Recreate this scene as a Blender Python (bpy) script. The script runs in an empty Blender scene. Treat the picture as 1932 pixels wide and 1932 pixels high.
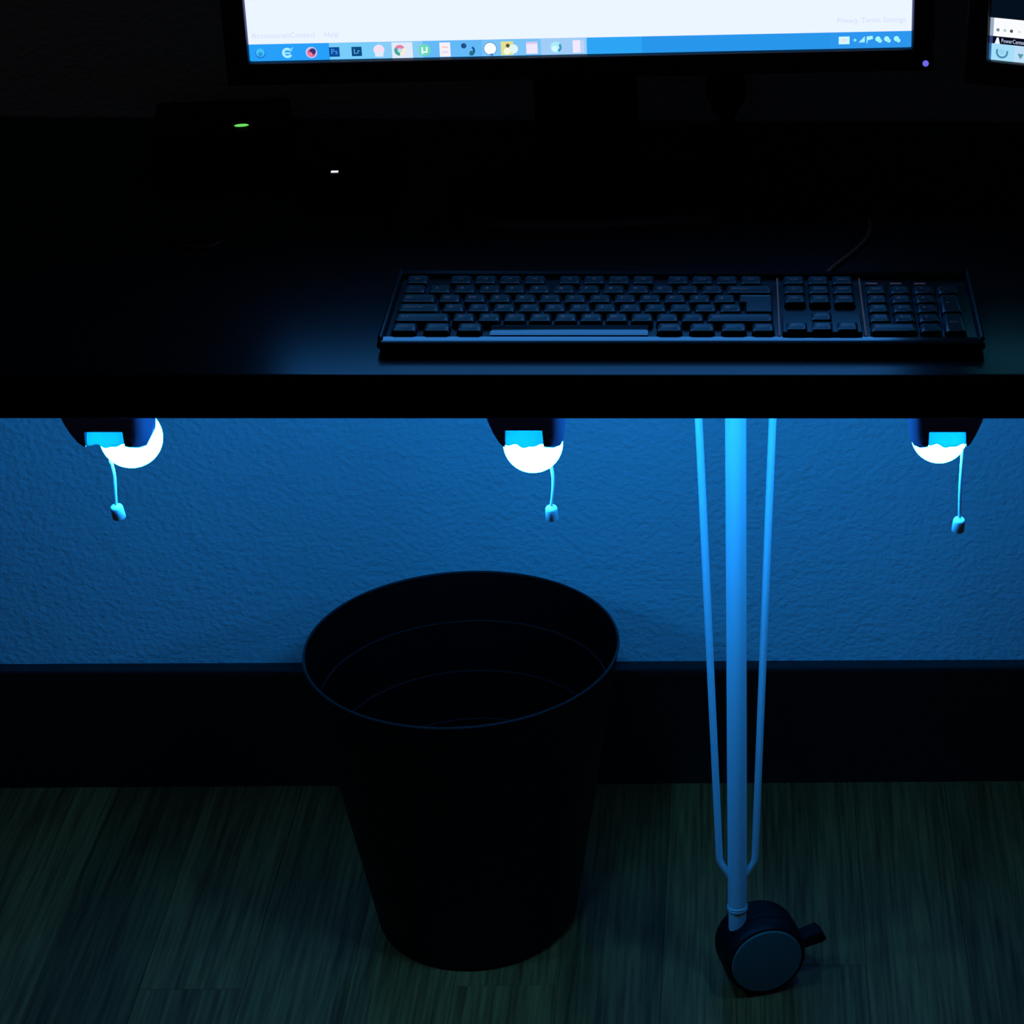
import bpy, bmesh, math, random
from mathutils import Vector, Matrix

scene = bpy.context.scene
COL = scene.collection
random.seed(7)
PI = math.pi

# ------------------------------------------------------------------ camera
CAM_H, CAM_D, F_PX, PITCH, P_X, YAW, ROLL = 1.46018, 2.23903, 4600.14, 0.47058, 1621.25, 0.05226, 0.02222
fw = Vector((math.sin(YAW) * math.cos(PITCH), math.cos(YAW) * math.cos(PITCH), -math.sin(PITCH)))
r0 = Vector((math.cos(YAW), -math.sin(YAW), 0))
u0 = r0.cross(fw)
right = math.cos(ROLL) * r0 + math.sin(ROLL) * u0
upv = right.cross(fw)
camd = bpy.data.cameras.new('camera')
cam = bpy.data.objects.new('camera', camd)
COL.objects.link(cam)
M = Matrix((right, upv, -fw)).transposed().to_4x4()
M.translation = (0, -CAM_D, CAM_H)
cam.matrix_world = M
camd.sensor_width = 36
camd.lens = 36 * F_PX / 1932
camd.shift_x = 0.5 - P_X / 1932
camd.clip_start = 0.05
scene.camera = cam

# ------------------------------------------------------------------ world, exposure
world = bpy.data.worlds.new('world')
scene.world = world
world.use_nodes = True
bg = world.node_tree.nodes['Background']
bg.inputs[0].default_value = (1.0, 0.92, 1.0, 1)
bg.inputs[1].default_value = 0.0058
scene.view_settings.view_transform = 'Standard'
scene.view_settings.look = 'None'
scene.view_settings.gamma = 1
scene.view_settings.exposure = 0
scene.view_settings.use_curve_mapping = False

BULB = (1.8, 51.0, 166.0)          # radiance of the blue bulbs
SCREEN = (0.84, 0.92, 2.0)         # radiance of the white page on the big monitor


# ------------------------------------------------------------------ materials
def mat(name, color=(0.5, 0.5, 0.5), rough=0.5, spec=0.5, metal=0.0, noise=0.0, nscale=40, bump=0.0, bscale=200, coat=0.0):
    m = bpy.data.materials.new(name)
    m.use_nodes = True
    nt = m.node_tree
    b = nt.nodes['Principled BSDF']
    b.inputs['Base Color'].default_value = (*color, 1)
    b.inputs['Roughness'].default_value = rough
    b.inputs['Specular IOR Level'].default_value = spec
    b.inputs['Metallic'].default_value = metal
    b.inputs['Coat Weight'].default_value = coat
    tc = nt.nodes.new('ShaderNodeTexCoord')
    if noise:
        n = nt.nodes.new('ShaderNodeTexNoise')
        n.inputs['Scale'].default_value = nscale
        n.inputs['Detail'].default_value = 4
        nt.links.new(tc.outputs['Object'], n.inputs['Vector'])
        r = nt.nodes.new('ShaderNodeMapRange')
        r.inputs['To Min'].default_value = 1 - noise
        r.inputs['To Max'].default_value = 1 + noise
        nt.links.new(n.outputs['Fac'], r.inputs['Value'])
        mx = nt.nodes.new('ShaderNodeVectorMath')
        mx.operation = 'SCALE'
        mx.inputs[0].default_value = color
        nt.links.new(r.outputs[0], mx.inputs['Scale'])
        nt.links.new(mx.outputs[0], b.inputs['Base Color'])
    if bump:
        n2 = nt.nodes.new('ShaderNodeTexNoise')
        n2.inputs['Scale'].default_value = bscale
        n2.inputs['Detail'].default_value = 3
        nt.links.new(tc.outputs['Object'], n2.inputs['Vector'])
        bp = nt.nodes.new('ShaderNodeBump')
        bp.inputs['Strength'].default_value = bump
        bp.inputs['Distance'].default_value = 0.001
        nt.links.new(n2.outputs['Fac'], bp.inputs['Height'])
        nt.links.new(bp.outputs[0], b.inputs['Normal'])
    return m


def emit(name, color, strength=1.0):
    m = bpy.data.materials.new(name)
    m.use_nodes = True
    nt = m.node_tree
    nt.nodes.clear()
    e = nt.nodes.new('ShaderNodeEmission')
    e.inputs[0].default_value = (*color, 1)
    e.inputs[1].default_value = strength
    o = nt.nodes.new('ShaderNodeOutputMaterial')
    nt.links.new(e.outputs[0], o.inputs[0])
    return m


def srgb(r, g, b):
    def f(c):
        c /= 255
        return c / 12.92 if c <= 0.04045 else ((c + 0.055) / 1.055) ** 2.4
    return (f(r), f(g), f(b))


def wall_paint():
    m = mat('textured wall paint', (0.66, 0.67, 0.68), 0.6, 0.3)
    nt = m.node_tree
    b = nt.nodes['Principled BSDF']
    tc = nt.nodes.new('ShaderNodeTexCoord')
    mp = nt.nodes.new('ShaderNodeMapping')
    mp.inputs['Scale'].default_value = (1, 1, 1.15)
    nt.links.new(tc.outputs['Object'], mp.inputs['Vector'])
    n1 = nt.nodes.new('ShaderNodeTexNoise')
    n1.inputs['Scale'].default_value = 150
    n1.inputs['Detail'].default_value = 1.5
    n2 = nt.nodes.new('ShaderNodeTexNoise')
    n2.inputs['Scale'].default_value = 34
    n2.inputs['Detail'].default_value = 2
    for n in (n1, n2):
        nt.links.new(mp.outputs[0], n.inputs['Vector'])
    add = nt.nodes.new('ShaderNodeMath')
    add.operation = 'MULTIPLY_ADD'
    nt.links.new(n2.outputs['Fac'], add.inputs[0])
    add.inputs[1].default_value = 0.8
    nt.links.new(n1.outputs['Fac'], add.inputs[2])
    bp = nt.nodes.new('ShaderNodeBump')
    bp.inputs['Strength'].default_value = 0.9
    bp.inputs['Distance'].default_value = 0.0028
    nt.links.new(add.outputs[0], bp.inputs['Height'])
    nt.links.new(bp.outputs[0], b.inputs['Normal'])
    return m


def plank_wood():
    m = mat('brown laminate wood', (0.3, 0.22, 0.15), 0.42, 0.4)
    nt = m.node_tree
    b = nt.nodes['Principled BSDF']
    tc = nt.nodes.new('ShaderNodeTexCoord')
    oi = nt.nodes.new('ShaderNodeObjectInfo')
    off = nt.nodes.new('ShaderNodeVectorMath')
    off.operation = 'ADD'
    sc_ = nt.nodes.new('ShaderNodeVectorMath')
    sc_.operation = 'SCALE'
    sc_.inputs[0].default_value = (17, 31, 5)
    nt.links.new(oi.outputs['Random'], sc_.inputs['Scale'])
    nt.links.new(tc.outputs['Object'], off.inputs[0])
    nt.links.new(sc_.outputs[0], off.inputs[1])
    fine = nt.nodes.new('ShaderNodeMapping')
    fine.inputs['Scale'].default_value = (260, 9, 1)
    broad = nt.nodes.new('ShaderNodeMapping')
    broad.inputs['Scale'].default_value = (34, 2.2, 1)
    for g in (fine, broad):
        nt.links.new(off.outputs[0], g.inputs['Vector'])
    n1 = nt.nodes.new('ShaderNodeTexNoise')
    n1.inputs['Scale'].default_value = 1.0
    n1.inputs['Detail'].default_value = 4
    nt.links.new(fine.outputs[0], n1.inputs['Vector'])
    n2 = nt.nodes.new('ShaderNodeTexNoise')
    n2.inputs['Scale'].default_value = 1.0
    n2.inputs['Detail'].default_value = 3
    nt.links.new(broad.outputs[0], n2.inputs['Vector'])
    mixn = nt.nodes.new('ShaderNodeMath')
    mixn.operation = 'MULTIPLY_ADD'
    mixn.inputs[1].default_value = 0.9
    nt.links.new(n1.outputs['Fac'], mixn.inputs[0])
    half = nt.nodes.new('ShaderNodeMath')
    half.operation = 'MULTIPLY'
    half.inputs[1].default_value = 0.5
    nt.links.new(n2.outputs['Fac'], half.inputs[0])
    nt.links.new(half.outputs[0], mixn.inputs[2])
    ramp = nt.nodes.new('ShaderNodeValToRGB')
    ramp.color_ramp.elements[0].position = 0.48
    ramp.color_ramp.elements[0].color = (0.34, 0.045, 0.009, 1)
    ramp.color_ramp.elements[1].position = 0.90
    ramp.color_ramp.elements[1].color = (0.95, 0.18, 0.045, 1)
    nt.links.new(mixn.outputs[0], ramp.inputs[0])
    tone = nt.nodes.new('ShaderNodeAttribute')
    tone.attribute_type = 'OBJECT'
    tone.attribute_name = 'tone'
    scl = nt.nodes.new('ShaderNodeVectorMath')
    scl.operation = 'SCALE'
    nt.links.new(ramp.outputs[0], scl.inputs[0])
    nt.links.new(tone.outputs['Fac'], scl.inputs['Scale'])
    nt.links.new(scl.outputs[0], b.inputs['Base Color'])
    bp = nt.nodes.new('ShaderNodeBump')
    bp.inputs['Strength'].default_value = 0.25
    bp.inputs['Distance'].default_value = 0.0006
    nt.links.new(n1.outputs['Fac'], bp.inputs['Height'])
    nt.links.new(bp.outputs[0], b.inputs['Normal'])
    return m


def sheen(name, color, gloss, rough, ior=1.45, bump=0.0, bscale=900):
    """dark plastic or foil whose clear top layer has a bluish gloss"""
    m = bpy.data.materials.new(name)
    m.use_nodes = True
    nt = m.node_tree
    nt.nodes.clear()
    d = nt.nodes.new('ShaderNodeBsdfDiffuse')
    d.inputs[0].default_value = (*color, 1)
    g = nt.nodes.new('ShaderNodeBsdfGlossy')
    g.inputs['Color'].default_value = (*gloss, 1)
    f = nt.nodes.new('ShaderNodeFresnel')
    f.inputs['IOR'].default_value = ior
    tc = nt.nodes.new('ShaderNodeTexCoord')
    n = nt.nodes.new('ShaderNodeTexNoise')
    n.inputs['Scale'].default_value = bscale
    nt.links.new(tc.outputs['Object'], n.inputs['Vector'])
    mr = nt.nodes.new('ShaderNodeMapRange')
    mr.inputs['To Min'].default_value = rough * 0.9
    mr.inputs['To Max'].default_value = rough * 1.1
    nt.links.new(n.outputs['Fac'], mr.inputs['Value'])
    nt.links.new(mr.outputs[0], g.inputs['Roughness'])
    if bump:
        bp = nt.nodes.new('ShaderNodeBump')
        bp.inputs['Strength'].default_value = bump
        bp.inputs['Distance'].default_value = 0.001
        nt.links.new(n.outputs['Fac'], bp.inputs['Height'])
        nt.links.new(bp.outputs[0], g.inputs['Normal'])
    x = nt.nodes.new('ShaderNodeMixShader')
    nt.links.new(f.outputs[0], x.inputs[0])
    nt.links.new(d.outputs[0], x.inputs[1])
    nt.links.new(g.outputs[0], x.inputs[2])
    o = nt.nodes.new('ShaderNodeOutputMaterial')
    nt.links.new(x.outputs[0], o.inputs[0])
    return m


REFLECTION_BLUE = (0.12, 0.72, 1.0)  # gloss colour carrying the blue cast of the screen's reflection
MT = {
    'wall': wall_paint(),
    'plank': plank_wood(),
    'subfloor': mat('dark subfloor', (0.03, 0.025, 0.02), 0.8, noise=0.2),
    'base': mat('dark stained baseboard wood', (0.005, 0.003, 0.003), 0.3, 0.6, noise=0.3, nscale=60),
    'desk': sheen('black brown desk foil', (0.004, 0.0035, 0.004), REFLECTION_BLUE, 0.24, 1.42, 0.02, 500),
    'white_steel': mat('white painted steel', (0.78, 0.80, 0.82), 0.38, 0.4, noise=0.02),
    'tyre': mat('black caster plastic', (0.007, 0.006, 0.006), 0.5, 0.18, noise=0.1),
    'disc': mat('grey caster disc', (0.13, 0.17, 0.14), 0.55, 0.3, noise=0.05),
    'bin': mat('black bin plastic', (0.0016, 0.0012, 0.0010), 0.5, 0.12, noise=0.1),
    'binring': mat('black bin plastic edge highlight', (0.014, 0.011, 0.011), 0.4, 0.4, noise=0.1),  # lighter than the body: edge highlights put into the colour
    'kb': sheen('black keyboard case', (0.004, 0.004, 0.005), REFLECTION_BLUE, 0.22, 1.6),
    'key': sheen('black key plastic', (0.006, 0.006, 0.007), REFLECTION_BLUE, 0.28, 1.56),
    'space': sheen('polished black space bar plastic', (0.006, 0.006, 0.007), REFLECTION_BLUE, 0.16, 2.3),
    'trim': sheen('added reflective front strip', (0.006, 0.006, 0.007), REFLECTION_BLUE, 0.16, 2.7),
    'legend': mat('pale key print', (0.34, 0.35, 0.37), 0.5, noise=0.05),
    'chrome': mat('grey divider trim', (0.18, 0.18, 0.19), 0.35, 0.5, noise=0.05),
    'bezel': mat('black monitor plastic', (0.006, 0.006, 0.007), 0.32, 0.45, noise=0.1),
    'black': mat('matt black plastic', (0.006, 0.006, 0.007), 0.55, 0.3, noise=0.1),
    'cable': mat('black cable rubber', (0.03, 0.028, 0.026), 0.45, 0.5, noise=0.1),
    'holder': mat('grey lamp holder plastic', (0.30, 0.22, 0.40), 0.5, 0.3, noise=0.04),
    'knobm': mat('white knob plastic', (0.8, 0.8, 0.8), 0.4, 0.4, noise=0.02),
    'green_led': emit('green led', srgb(110, 225, 100), 1.0),
    'white_led': emit('white led', (1.0, 1.0, 1.3), 1.2),
    'violet_led': emit('violet led', srgb(110, 105, 235), 1.0),
}


def translucent(name):
    m = bpy.data.materials.new(name)
    m.use_nodes = True
    nt = m.node_tree
    nt.nodes.clear()
    t = nt.nodes.new('ShaderNodeBsdfTranslucent')
    t.inputs[0].default_value = (0.20, 0.85, 0.75, 1)
    d = nt.nodes.new('ShaderNodeBsdfDiffuse')
    d.inputs[0].default_value = (0.7, 0.7, 0.7, 1)
    n = nt.nodes.new('ShaderNodeTexNoise')
    n.inputs['Scale'].default_value = 120
    mr = nt.nodes.new('ShaderNodeMapRange')
    mr.inputs['To Min'].default_value = 0.32
    mr.inputs['To Max'].default_value = 0.58
    nt.links.new(n.outputs['Fac'], mr.inputs['Value'])
    x = nt.nodes.new('ShaderNodeMixShader')
    nt.links.new(mr.outputs[0], x.inputs[0])
    nt.links.new(d.outputs[0], x.inputs[1])
    nt.links.new(t.outputs[0], x.inputs[2])
    o = nt.nodes.new('ShaderNodeOutputMaterial')
    nt.links.new(x.outputs[0], o.inputs[0])
    return m


MT['collar'] = translucent('thin white lamp plastic')


# ------------------------------------------------------------------ builders
def obj(name, me, m=None, parent=None, loc=(0, 0, 0), rot=(0, 0, 0), smooth=False, bevel=0.0, segs=2):
    if isinstance(me, bmesh.types.BMesh):
        d = bpy.data.meshes.new(name)
        bmesh.ops.recalc_face_normals(me, faces=me.faces)
        me.to_mesh(d)
        me.free()
    else:
        d = me
    if m is not None and not d.materials:
        for k in (m if isinstance(m, (list, tuple)) else [m]):
            d.materials.append(k)
    if smooth:
        for p in d.polygons:
            p.use_smooth = True
        try:
            d.set_sharp_from_angle(angle=math.radians(38))
        except Exception:
            pass
    o = bpy.data.objects.new(name, d)
    COL.objects.link(o)
    o.location = loc
    o.rotation_euler = rot
    o.parent = parent
    if bevel:
        b = o.modifiers.new('bevel', 'BEVEL')
        b.width = bevel
        b.segments = segs
        b.limit_method = 'ANGLE'
        b.angle_limit = math.radians(35)
    return o


def empty(name, loc=(0, 0, 0), rz=0.0, parent=None):
    o = bpy.data.objects.new(name, None)
    COL.objects.link(o)
    o.location = loc
    o.rotation_euler = (0, 0, rz)
    o.parent = parent
    o.empty_display_size = 0.05
    return o


def tag(o, label, cat, group=None, kind=None):
    if label:
        o['label'] = label
    if cat:
        o['category'] = cat
    if group:
        o['group'] = group
    if kind:
        o['kind'] = kind
    return o


def box(bm, x0, x1, y0, y1, z0, z1, mi=0):
    vs = [bm.verts.new((x, y, z)) for z in (z0, z1) for x, y in ((x0, y0), (x1, y0), (x1, y1), (x0, y1))]
    for f in ((3, 2, 1, 0), (4, 5, 6, 7), (0, 1, 5, 4), (1, 2, 6, 5), (2, 3, 7, 6), (3, 0, 4, 7)):
        bm.faces.new([vs[i] for i in f]).material_index = mi
    return bm


def B(*a):
    bm = bmesh.new()
    return box(bm, *a)


def lathe(prof, n=48, bm=None, axis='z'):
    """prof: list of (radius, height); open profile, poles closed when radius 0"""
    bm = bm or bmesh.new()
    rings = []
    for r, h in prof:
        if r < 1e-7:
            rings.append([bm.verts.new((0, 0, h))])
        else:
            rings.append([bm.verts.new((r * math.cos(2 * PI * k / n), r * math.sin(2 * PI * k / n), h)) for k in range(n)])
    for a, b in zip(rings, rings[1:]):
        for k in range(n):
            k2 = (k + 1) % n
            if len(a) == 1 and len(b) == 1:
                continue
            if len(a) == 1:
                bm.faces.new((a[0], b[k2], b[k]))
            elif len(b) == 1:
                bm.faces.new((a[k], a[k2], b[0]))
            else:
                bm.faces.new((a[k], a[k2], b[k2], b[k]))
    return bm


def tube(pts, r, n=12, bm=None, cap=True):
    bm = bm or bmesh.new()
    pts = [Vector(p) for p in pts]
    rs = r if isinstance(r, (list, tuple)) else [r] * len(pts)
    rings = []
    prev = None
    for i, p in enumerate(pts):
        a = pts[max(i - 1, 0)]
        b = pts[min(i + 1, len(pts) - 1)]
        t = (b - a).normalized()
        if prev is None:
            ref = Vector((0, 0, 1)) if abs(t.z) < 0.9 else Vector((1, 0, 0))
            u = t.cross(ref).normalized()
        else:
            u = (prev - t * prev.dot(t)).normalized()
        prev = u
        w = t.cross(u)
        rings.append([bm.verts.new(p + rs[i] * (math.cos(2 * PI * k / n) * u + math.sin(2 * PI * k / n) * w)) for k in range(n)])
    for a, b in zip(rings, rings[1:]):
        for k in range(n):
            bm.faces.new((a[k], a[(k + 1) % n], b[(k + 1) % n], b[k]))
    if cap:
        bm.faces.new(rings[0][::-1])
        bm.faces.new(rings[-1])
    return bm


def spline(ctrl, n=8):
    """Catmull-Rom through control points"""
    P = [Vector(c) for c in ctrl]
    P = [2 * P[0] - P[1]] + P + [2 * P[-1] - P[-2]]
    out = []
    for i in range(1, len(P) - 2):
        for k in range(n):
            t = k / n
            a, b, c, d = P[i - 1], P[i], P[i + 1], P[i + 2]
            out.append(0.5 * ((2 * b) + (c - a) * t + (2 * a - 5 * b + 4 * c - d) * t * t + (3 * b - a - 3 * c + d) * t ** 3))
    out.append(P[-2])
    return out


def prism(poly, y0, y1, bm=None):
    """polygon in XZ extruded along Y"""
    bm = bm or bmesh.new()
    a = [bm.verts.new((x, y0, z)) for x, z in poly]
    b = [bm.verts.new((x, y1, z)) for x, z in poly]
    bm.faces.new(a)
    bm.faces.new(b[::-1])
    n = len(poly)
    for i in range(n):
        j = (i + 1) % n
        bm.faces.new((a[i], b[i], b[j], a[j]))
    return bm


_font_cache = {}


def text_mesh(s, size, name='lettering'):
    key = (s, size)
    if key in _font_cache:
        return _font_cache[key]
    cu = bpy.data.curves.new(name, 'FONT')
    cu.body = s
    cu.size = size
    cu.align_x = 'CENTER'
    cu.align_y = 'CENTER'
    cu.resolution_u = 2
    t = bpy.data.objects.new('tmp_text', cu)
    COL.objects.link(t)
    dg = bpy.context.evaluated_depsgraph_get()
    me = bpy.data.meshes.new_from_object(t.evaluated_get(dg))
    me.materials.clear()
    bpy.data.objects.remove(t)
    bpy.data.curves.remove(cu)
    me.name = name
    _font_cache[key] = me
    return me


# ------------------------------------------------------------------ the setting
WALL_X0, WALL_X1 = -2.6, 2.0
tag(obj('wall_back', B(WALL_X0, WALL_X1, 0, 0.12, 0, 2.6), MT['wall']), 'pale textured wall lit blue behind and below the black desk', None, kind='structure')

bm = bmesh.new()
prof = [(0, 0), (-0.0183, 0), (-0.0183, 0.1385), (-0.0173, 0.1412), (-0.0150, 0.1424), (0, 0.1424)]
va = [bm.verts.new((WALL_X0, y, z)) for y, z in prof]
vb = [bm.verts.new((WALL_X1, y, z)) for y, z in prof]
bm.faces.new(va)
bm.faces.new(vb[::-1])
for i in range(len(prof)):
    j = (i + 1) % len(prof)
    bm.faces.new((va[i], vb[i], vb[j], va[j]))
tag(obj('baseboard_back', bm, MT['base']), 'tall dark stained baseboard along the foot of the blue wall', None, kind='structure')

floor = tag(obj('floor', B(WALL_X0, WALL_X1, -3.4, 0.12, -0.04, -0.0086), MT['subfloor']), 'brown laminate strip floor', None, kind='structure')
PW, GAPX = 0.0985, 0.0003
_pl = {}


def plank(ci, y0, y1, tone):
    x0 = -0.672 + ci * PW
    L = round(y1 - y0, 4)
    if L not in _pl:
        bm = B(-PW / 2 + GAPX / 2, PW / 2 - GAPX / 2, -L / 2 + 0.0002, L / 2 - 0.0002, -0.0084, 0)
        top = [e for e in bm.edges if all(abs(v.co.z) < 1e-6 for v in e.verts)]
        bmesh.ops.bevel(bm, geom=top, offset=0.0003, segments=1, affect='EDGES')
        me = bpy.data.meshes.new('plank')
        bm.to_mesh(me)
        bm.free()
        me.materials.append(MT['plank'])
        _pl[L] = me
    o = obj('plank', _pl[L], None, floor, ((x0 + PW / 2), (y0 + y1) / 2, 0))
    o['tone'] = tone
    return o


JOINT = {1: -0.3646, 4: -0.3640, 7: -0.3373}
TONE = {-2: 0.9, -1: 1.02, 0: 0.66, 1: 1.0, 2: 0.86, 3: 0.95, 4: 0.92, 5: 0.72, 6: 0.98, 7: 0.84, 8: 0.9, 9: 0.76}
cols = range(-9, 17)
for ci in cols:
    rr = random.Random(ci * 13 + 5)
    y = JOINT.get(ci, -rr.uniform(0.50, 0.62))
    cuts = [0.0, y]
    while cuts[-1] > -3.0:
        cuts.append(round(cuts[-1] - rr.choice((0.42, 0.56, 0.70)), 4))
    base = TONE.get(ci, rr.uniform(0.7, 1.05))
    for k, (a, b) in enumerate(zip(cuts, cuts[1:])):
        plank(ci, max(b, -3.38), a, base if k == 0 else (base * 0.93 + 0.07 if k == 1 and ci not in JOINT else rr.uniform(0.72, 1.08)))

# ------------------------------------------------------------------ the desk
DZ, DT = 0.740, 0.706
DX0, DX1, DY0, DY1 = -1.25, 0.95, -0.6077, -0.0077
desk = tag(empty('desk', (0, 0, 0)), 'long black-brown desk standing against the blue lit wall', 'desk')
bm = bmesh.new()
tp = [(DY0, DT + 0.0012), (DY0, DZ - 0.0045)]
for i in range(1, 9):             # softly rounded front edge
    a_ = PI / 2 * i / 8
    tp.append((DY0 + 0.0060 * (1 - math.cos(a_)), DZ - 0.0045 + 0.0045 * math.sin(a_)))
tp += [(DY1 - 0.001, DZ), (DY1, DZ - 0.001), (DY1, DT), (DY0 + 0.0012, DT)]
ends = [[bm.verts.new((x_, y_, z_)) for y_, z_ in tp] for x_ in (DX0, DX1)]
bm.faces.new(ends[0])
bm.faces.new(ends[1][::-1])
for i in range(len(tp)):
    j = (i + 1) % len(tp)
    bm.faces.new((ends[0][i], ends[1][i], ends[1][j], ends[0][j]))
obj('tabletop', bm, MT['desk'], desk, smooth=True)


def make_leg(x, y, rz=0.0, caster_rz=0.28):
    """white pole with two brace rods standing on a locking twin caster"""
    RP = 0.0090
    leg = obj('leg', lathe([(0, 0.093), (RP - 0.0008, 0.093), (RP, 0.0938), (RP, 0.7015), (0, 0.7015)], 40), MT['white_steel'], desk, (x, y, 0), (0, 0, rz), smooth=True)
    obj('mounting_plate', B(-0.05, 0.05, -0.03, 0.03, 0.7015, DT), MT['white_steel'], leg, bevel=0.001)
    for s in (-1, 1):
        pts = spline([(s * 0.0352, 0, 0.7012), (s * 0.0300, 0, 0.56), (s * 0.0235, 0, 0.36), (s * 0.0166, 0, 0.150)], 6)
        pts += [Vector((s * 0.0162, 0, 0.1445)), Vector((s * 0.0150, 0, 0.1405)), Vector((s * 0.0068, 0, 0.1255))]
        obj('brace_rod', tube(pts, 0.0033, 12), MT['white_steel'], leg, smooth=True)
    bm = lathe([(RP + 0.0002, 0.0885), (RP + 0.0007, 0.0893), (RP + 0.0007, 0.0903), (RP + 0.0002, 0.0911), (RP - 0.002, 0.0911)], 40)
    lathe([(RP + 0.0002, 0.0916), (RP + 0.0007, 0.0922), (RP + 0.0007, 0.0930), (RP + 0.0002, 0.0937), (RP - 0.002, 0.0937)], 40, bm)
    obj('collar_ring', bm, MT['knobm'], leg, smooth=True)
    # stem: solid pole down into the gap between the wheels, cut on a slant
    bm = lathe([(0, 0.045), (RP - 0.0035, 0.045), (RP - 0.0006, 0.068), (RP - 0.0006, 0.0915), (0, 0.0915)], 32)
    obj('stem', bm, MT['white_steel'], leg, smooth=True)
    # caster group: axle direction +d points to the camera-side wheel
    ca = caster_rz
    trail = Vector((math.cos(ca), math.sin(ca), 0))
    axle = Vector((math.sin(ca), -math.cos(ca), 0))
    c0 = trail * 0.0220 + Vector((0, 0, 0.0396))
    rot = Matrix((trail, Vector((0, 0, 1)), axle)).transposed().to_euler()
    WR = 0.0395
    for k, off in enumerate((0.0098, -0.0098)):
        s = 1 if off > 0 else -1
        h = 0.0125
        prof = [(0, -h), (WR - 0.004, -h), (WR - 0.001, -h * 0.85), (WR, -h * 0.3), (WR, h * 0.5), (WR - 0.0012, h * 0.86), (WR - 0.0028, h), (WR - 0.0040, h), (WR - 0.0046, h - 0.0008), (0, h - 0.0008)]
        if s < 0:
            prof = [(r, -z) for r, z in prof][::-1]
        c = c0 + axle * (off + s * 0.001)
        w = obj('wheel', lathe(prof, 56), MT['tyre'], leg, c, rot, smooth=True)
        hd = [(0, -0.0004), (WR - 0.0052, -0.0004), (WR - 0.0052, 0.0010), (WR - 0.0062, 0.0019), (WR * 0.4, 0.0026), (0, 0.0028)]
        if s < 0:
            hd = [(r, -z) for r, z in hd][::-1]
        dsc = obj('wheel_disc', lathe(hd, 56), MT['disc'], leg, c + axle * s * (h - 0.0006), rot, smooth=True)
        dsc['label'] = 'grey disc of the caster wheel'
    # hood arching over the top between the wheels
    bm = bmesh.new()
    n = 20
    ra, rb_ = WR + 0.0006, WR - 0.006
    rows = []
    for i in range(n + 1):
        a = math.radians(8 + 150 * i / n)
        rows.append([bm.verts.new((math.cos(a) * r, math.sin(a) * r, z)) for r, z in ((ra, -0.0075), (ra, 0.0075), (rb_, 0.0075), (rb_, -0.0075))])
    for a, b in zip(rows, rows[1:]):
        for k in range(4):
            bm.faces.new((a[k], a[(k + 1) % 4], b[(k + 1) % 4], b[k]))
    bm.faces.new(rows[0])
    bm.faces.new(rows[-1][::-1])
    obj('caster_hood', bm, MT['tyre'], leg, c0, rot, smooth=True)
    bm = prism([(0.030, 0.004), (0.040, 0.0075), (0.0575, 0.0115), (0.0640, 0.0030), (0.0610, -0.0005), (0.040, -0.004), (0.030, -0.006)], -0.0085, 0.0085)
    for k in range(5):
        x0 = 0.043 + k * 0.0033
        z0 = 0.0082 + (x0 - 0.043) * 0.23
        box(bm, x0, x0 + 0.0014, -0.0075, 0.0075, z0 - 0.0006, z0 + 0.0007)
    Mb = Matrix((trail, -axle, Vector((0, 0, 1)))).transposed().to_euler()
    obj('brake_lever', bm, MT['tyre'], leg, c0 + Vector((0, 0, -0.001)), Mb, bevel=0.0005)
    return leg


leg0 = make_leg(-0.0083, -0.3662)
leg0['label'] = 'white pole leg with two thin rods and a caster'
for (lx, ly) in ((-1.12, -0.50), (-1.12, -0.12), (0.82, -0.50), (0.82, -0.12)):
    r = leg0.copy()
    COL.objects.link(r)
    r.location = (lx, ly, 0)
    for ch in list(leg0.children):
        c = ch.copy()
        COL.objects.link(c)
        c.parent = r

# ------------------------------------------------------------------ stick-on bulb lights under the desk edge
LG = 'stick-on bulb lights under the desk edge'


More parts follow.
